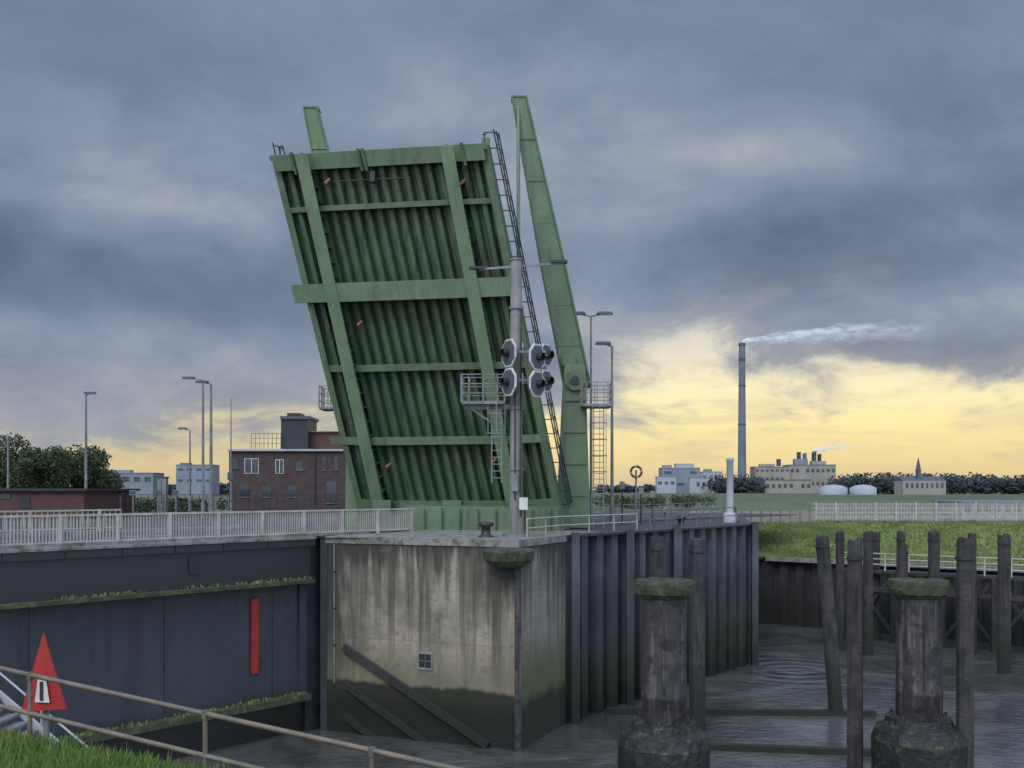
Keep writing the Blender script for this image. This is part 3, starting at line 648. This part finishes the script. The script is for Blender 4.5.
# walls and fences mid right
m=MB(); bx(m,690,815,511,523.5,84.5,.4,m_beige,-.9)
for k_ in range(12): bx(m,702+k_*9.8,702.6+k_*9.8,510,523,84.4,.1,m_conc_top)
m.done('concrete_wall')
m=MB(); bx(m,625,700,517,524,77,.4,m_redbrick,-.4); bx(m,624,701,516,517,76.9,.6,m_conc_top); m.done('brick_wall')
m=MB(); y_=88
for k_ in range(150):
    u=816+k_*1.5; x=(u-512)/1000*y_; m.box((x,y_,-.05),(.05,.05,1.5),m_rail)
for z in (.68,.3,-.1,-.5): m.box((.41*y_,y_,z),(.0+.22*y_,.07,.07),m_rail)
for k_ in range(12): m.box(((816+k_*20-512)/1000*y_,y_,0),(.12,.12,1.7),m_rail)
m.done('white_fence')
m=MB(); bx(m,962,1060,503,520,96,6,m_lgrey,-.9); bx(m,961,1062,501,503,95.8,6.5,m_grey)
for k_ in range(9): bx(m,965+k_*10,971+k_*10,506,512,95.95,.1,m_glass)
m.done('site_container')
# ---------------- vegetation ----------------
def foliage_mass(name,clumps,per,size,mat,mb=None):
    m=mb or MB()
    for (c_,r) in clumps:
        for _ in range(per):
            d=Vector((random.gauss(0,1),random.gauss(0,1),random.gauss(0,1))).normalized()*random.random()**.4
            q_=Vector(c_)+Vector((d.x*r[0],d.y*r[1],d.z*r[2]))
            a=Vector((random.uniform(-1,1),random.uniform(-1,1),random.uniform(-1,1))).normalized()*size*random.uniform(.6,1.3)
            b_=a.orthogonal().normalized()*size*random.uniform(.5,1.0)
            m.add([q_-a,q_-b_*.7,q_+a,q_+b_],[(0,1,2,3)],mat)
    return m if mb else m.done(name)
def tree(x,y,h,r):
    m=MB(); z0=-.1
    m.cyl((x,y,z0),(x,y,h*.45),.28,m_bark,r2=.17,n=8)
    cl=[]
    for i in range(15):
        a=random.uniform(0,6.28); rr=r*random.uniform(.2,.9); zz=h*random.uniform(.32,.9)
        e=Vector((x+math.cos(a)*rr,y+math.sin(a)*rr,zz)); m.cyl((x,y,h*random.uniform(.2,.42)),e,.1,m_bark,r2=.03,n=5)
        s_=random.uniform(.28,.48)*r; cl.append((e,(s_,s_,s_*.8)))
    cl.append(((x,y,h*.88),(r*.4,r*.4,r*.35)))
    foliage_mass('',cl,300,.19,m_leaf,m); m.done('deciduous_tree')
for (u,v,y_,r) in ((-30,436,125,5),(12,438,125,4.8),(52,452,120,4.0),(78,450,125,4.6),(98,464,130,3),(32,456,118,3.8)):
    tree((u-512)/1000*y_,y_,CAMH-(v-490)/1000*y_,r)
def treeline(name,u0,u1,vt,y,n,mat=m_leaf_far,per=55,size=None):
    cl=[]
    for i in range(n):
        u=u0+(u1-u0)*(i+random.random())/n; h=(490-vt)*random.uniform(.6,1.0)/1000*y+CAMH
        w_=h*random.uniform(.5,.9); cl.append(((( u-512)/1000*y,y+random.uniform(-15,15),h*.5-.5),(w_,w_,h*.55)))
    foliage_mass(name,cl,per,size or y*.002,mat)
treeline('distant_trees',838,1090,472,680,110,per=110)
treeline('distant_trees',-120,350,482,520,120,per=110)
treeline('distant_trees',600,860,484,1000,70,per=70)
treeline('distant_trees',712,757,473,860,16,per=110)
treeline('hedge',560,715,493,150,34,m_leaf,90,.25)
treeline('hedge',100,240,495,110,30,m_leaf,90,.2)
m=MB()
for (x0,x1,y_,h,w_) in ((10,400,260,.8,14),(-20,120,150,.5,6)):
    m.add([(x0,y_,-.9),(x1,y_,-.9),(x1,y_+w_/2,-.9+h*1.6),(x0,y_+w_/2,-.9+h*1.6),(x0,y_+w_,-.9),(x1,y_+w_,-.9)],[(0,1,2,3),(3,2,5,4)],m_field,False)
m.done('dike')
# ---------------- foreground handrail, sign, gangway ----------------
m=MB()
ra=pt(-60,655,9.3); rb=pt(450,768,7.15); ext=rb+(rb-ra)*.5
for dz in (0,-.34): m.cyl(ra+Vector((0,0,dz)),ext+Vector((0,0,dz)),.022,m_rustrail,n=10)
for f in (.218,.585,.878,1.2):
    q_=ra.lerp(rb,f); m.cyl(q_+Vector((0,0,-1.3)),q_,.02,m_rustrail,n=10); m.cyl(q_+Vector((0,0,-.04)),q_+Vector((0,0,.025)),.028,m_rustrail,n=10)
m.done('handrail')
m=MB(); y_=11
a=pt(43,633,y_);l=pt(21,712,y_);r=pt(66,709,y_-.1)
ps=[a,l,r]; m.add(ps+[k+Vector((0,.03,0)) for k in ps],[(0,1,2),(5,4,3),(0,3,4,1),(1,4,5,2),(2,5,3,0)],m_red)
def tp(a_,b_,c_,o=-.008): q_=a*a_+l*b_+r*c_; return q_+Vector((-.002,o,0))
m.add([tp(.42,.38,.20,-.03),tp(.12,.60,.28,-.03),tp(.10,.28,.62,-.03),tp(.42,.20,.38,-.03)],[(0,1,2,3)],m_white)
m.beam(tp(.38,.31,.31,-.04),tp(.14,.43,.43,-.04),.035,.01,m_dark)
m.beam((a.x,y_+.08,-3),(a.x,y_+.08,a.z-.25),.05,.05,m_galv); m.beam(l+Vector((.1,.05,.12)),r+Vector((-.1,.12,.12)),.03,.04,m_galv)
m.done('warning_sign')
m=MB(); g0=pt(-50,652,12.3); g1=pt(90,772,11.6)
o2=Vector((-.2,-.6,0))
for o in (Vector((0,0,0)),o2):
    m.beam(g0+o,g1+o,.04,.08,m_lgrey)
for i in range(16):
    q_=g0.lerp(g1,i/15); m.box(q_+o2*.5,(.14,.56,.03),m_galv)
for i in range(0,16,5):
    q_=g0.lerp(g1,i/15); m.cyl(q_,q_+Vector((0,0,.26)),.014,m_lgrey,n=8)
m.cyl(g0+Vector((0,0,.26)),g1+Vector((0,0,.26)),.014,m_lgrey,n=8); m.beam(g1,g1+Vector((-.3,0,-3)),.06,.06,m_galv)
m.done('access_stairs')
# ---------------- sky ----------------
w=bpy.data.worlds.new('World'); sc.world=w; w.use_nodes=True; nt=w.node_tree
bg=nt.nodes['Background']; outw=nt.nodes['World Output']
SE,SR=math.radians(42),math.radians(205)
sky=nt.nodes.new('ShaderNodeTexSky'); sky.sky_type='NISHITA'; sky.sun_disc=False; sky.sun_elevation=SE; sky.sun_rotation=SR
bg2=nt.nodes.new('ShaderNodeBackground'); nt.links.new(sky.outputs[0],bg2.inputs[0]); bg2.inputs[1].default_value=.06
tc=nt.nodes.new('ShaderNodeTexCoord'); V=tc.outputs['Generated']
sp=nt.nodes.new('ShaderNodeSeparateXYZ'); nt.links.new(V,sp.inputs[0]); x_,y_,z_=sp.outputs
zc=math_(nt,'MAXIMUM',z_,0)
den=math_(nt,'ADD',zc,.34)
cb=nt.nodes.new('ShaderNodeCombineXYZ'); nt.links.new(math_(nt,'DIVIDE',x_,den),cb.inputs[0]); nt.links.new(math_(nt,'DIVIDE',y_,den),cb.inputs[1])
cv=cb.outputs[0]
nA=noise(nt,vscale(nt,cv,(1,1.3,1)),1.5,2,.5,.5); nB=noise(nt,vscale(nt,V,(1,1,1.8)),4.2,6,.58,.25)
def gauss(x0,z0,sx,sz,amp):
    dx=math_(nt,'DIVIDE',math_(nt,'SUBTRACT',x_,x0),sx); dz=math_(nt,'DIVIDE',math_(nt,'SUBTRACT',z_,z0),sz)
    e_=math_(nt,'EXPONENT',math_(nt,'MULTIPLY',math_(nt,'ADD',math_(nt,'MULTIPLY',dx,dx),math_(nt,'MULTIPLY',dz,dz)),-1))
    return math_(nt,'MULTIPLY',e_,amp)
def addall(*a):
    r_=a[0]
    for q_ in a[1:]: r_=math_(nt,'ADD',r_,q_)
    return r_
cs=addall(math_(nt,'MULTIPLY',nA,.42),math_(nt,'MULTIPLY',nB,.58),gauss(-.38,.21,.20,.05,-.08),gauss(.30,.22,.22,.055,-.08),gauss(.40,.12,.13,.025,-.10),
    gauss(.05,.38,.5,.10,.04),gauss(-.30,.255,.2,.018,.06),gauss(.15,.14,.09,.05,.09),gauss(-.33,.11,.2,.04,.07),gauss(-.44,.38,.14,.08,-.05))
r=nt.nodes.new('ShaderNodeValToRGB'); nt.links.new(cs,r.inputs[0])
e=r.color_ramp.elements; e[0].position=.33; e[0].color=(.118,.15,.22,1); e[1].position=.66; e[1].color=(.41,.44,.49,1)
k=e.new(.44); k.color=(.172,.215,.305,1); k=e.new(.54); k.color=(.25,.30,.405,1)
cloud=r.outputs[0]
cloud=mixc(nt,mrange(nt,z_,.24,.44,0,.4),cloud,(.225,.275,.39))
cloud=mixc(nt,mrange(nt,z_,.03,.17,.4,0),cloud,(.34,.33,.335))
T=mrange(nt,x_,-.1,.25,.052,.112)
nC=noise(nt,vscale(nt,V,(1,1,2.4)),6.5,6,.62,.4)
T2=addall(T,gauss(.16,.15,.09,.05,.06),gauss(.40,.135,.12,.02,-.04),gauss(.33,.19,.03,.02,.03),math_(nt,'MULTIPLY',math_(nt,'SUBTRACT',nC,.5),.28))
dif=math_(nt,'SUBTRACT',T2,z_)
front=mrange(nt,y_,0,.4)
mask=math_(nt,'MULTIPLY',mrange(nt,dif,-.018,.045),front)
r2=nt.nodes.new('ShaderNodeValToRGB'); nt.links.new(z_,r2.inputs[0]); e=r2.color_ramp.elements
e[0].position=0; e[0].color=(.70,.54,.33,1); e[1].position=.2; e[1].color=(.62,.60,.56,1)
k=e.new(.03); k.color=(.92,.73,.34,1); k=e.new(.065); k.color=(1.04,.88,.42,1); k=e.new(.10); k.color=(1.04,.92,.56,1); k=e.new(.14); k.color=(.80,.75,.62,1)
nD=noise(nt,vscale(nt,V,(1,1,6)),7,5,.6,.3)
glow=mixc(nt,mrange(nt,nD,.50,.66,0,.33),r2.outputs[0],(.56,.48,.38))
glow=mixc(nt,mrange(nt,x_,-.15,.1,.38,0),glow,(.52,.43,.30))
soft=mrange(nt,dif,-.10,.03,0,.4)
cloud=mixc(nt,math_(nt,'MULTIPLY',soft,front),cloud,(.58,.54,.48))
col=mixc(nt,mask,cloud,glow)
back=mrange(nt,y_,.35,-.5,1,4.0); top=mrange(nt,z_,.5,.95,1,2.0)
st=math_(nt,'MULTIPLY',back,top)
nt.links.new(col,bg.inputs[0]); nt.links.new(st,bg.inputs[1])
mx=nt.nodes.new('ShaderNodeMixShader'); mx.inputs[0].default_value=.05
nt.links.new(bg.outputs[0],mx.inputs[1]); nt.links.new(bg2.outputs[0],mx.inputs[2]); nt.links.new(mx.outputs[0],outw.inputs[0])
sd=bpy.data.lights.new('sun_front_fill','SUN'); sd.energy=1.2; sd.angle=math.radians(22); sd.color=(1,.95,.87)  # lamp added behind camera-left to light the front faces; the sky glow lies ahead
so=bpy.data.objects.new('sun_front_fill',sd); sc.collection.objects.link(so)
dirv=Vector((math.sin(SR)*math.cos(SE),math.cos(SR)*math.cos(SE),math.sin(SE)))
so.rotation_euler=dirv.to_track_quat('Z','Y').to_euler()
cd=bpy.data.cameras.new('camera'); cam=bpy.data.objects.new('camera',cd); sc.collection.objects.link(cam)
cam.location=(0,0,CAMH); cam.rotation_euler=(math.radians(90),0,0)
cd.sensor_width=36; cd.lens=36*1000/1024; cd.shift_y=106/1024; cd.clip_start=.1; cd.clip_end=20000
sc.camera=cam
sc.view_settings.view_transform='Standard'; sc.view_settings.look='None'; sc.view_settings.exposure=0
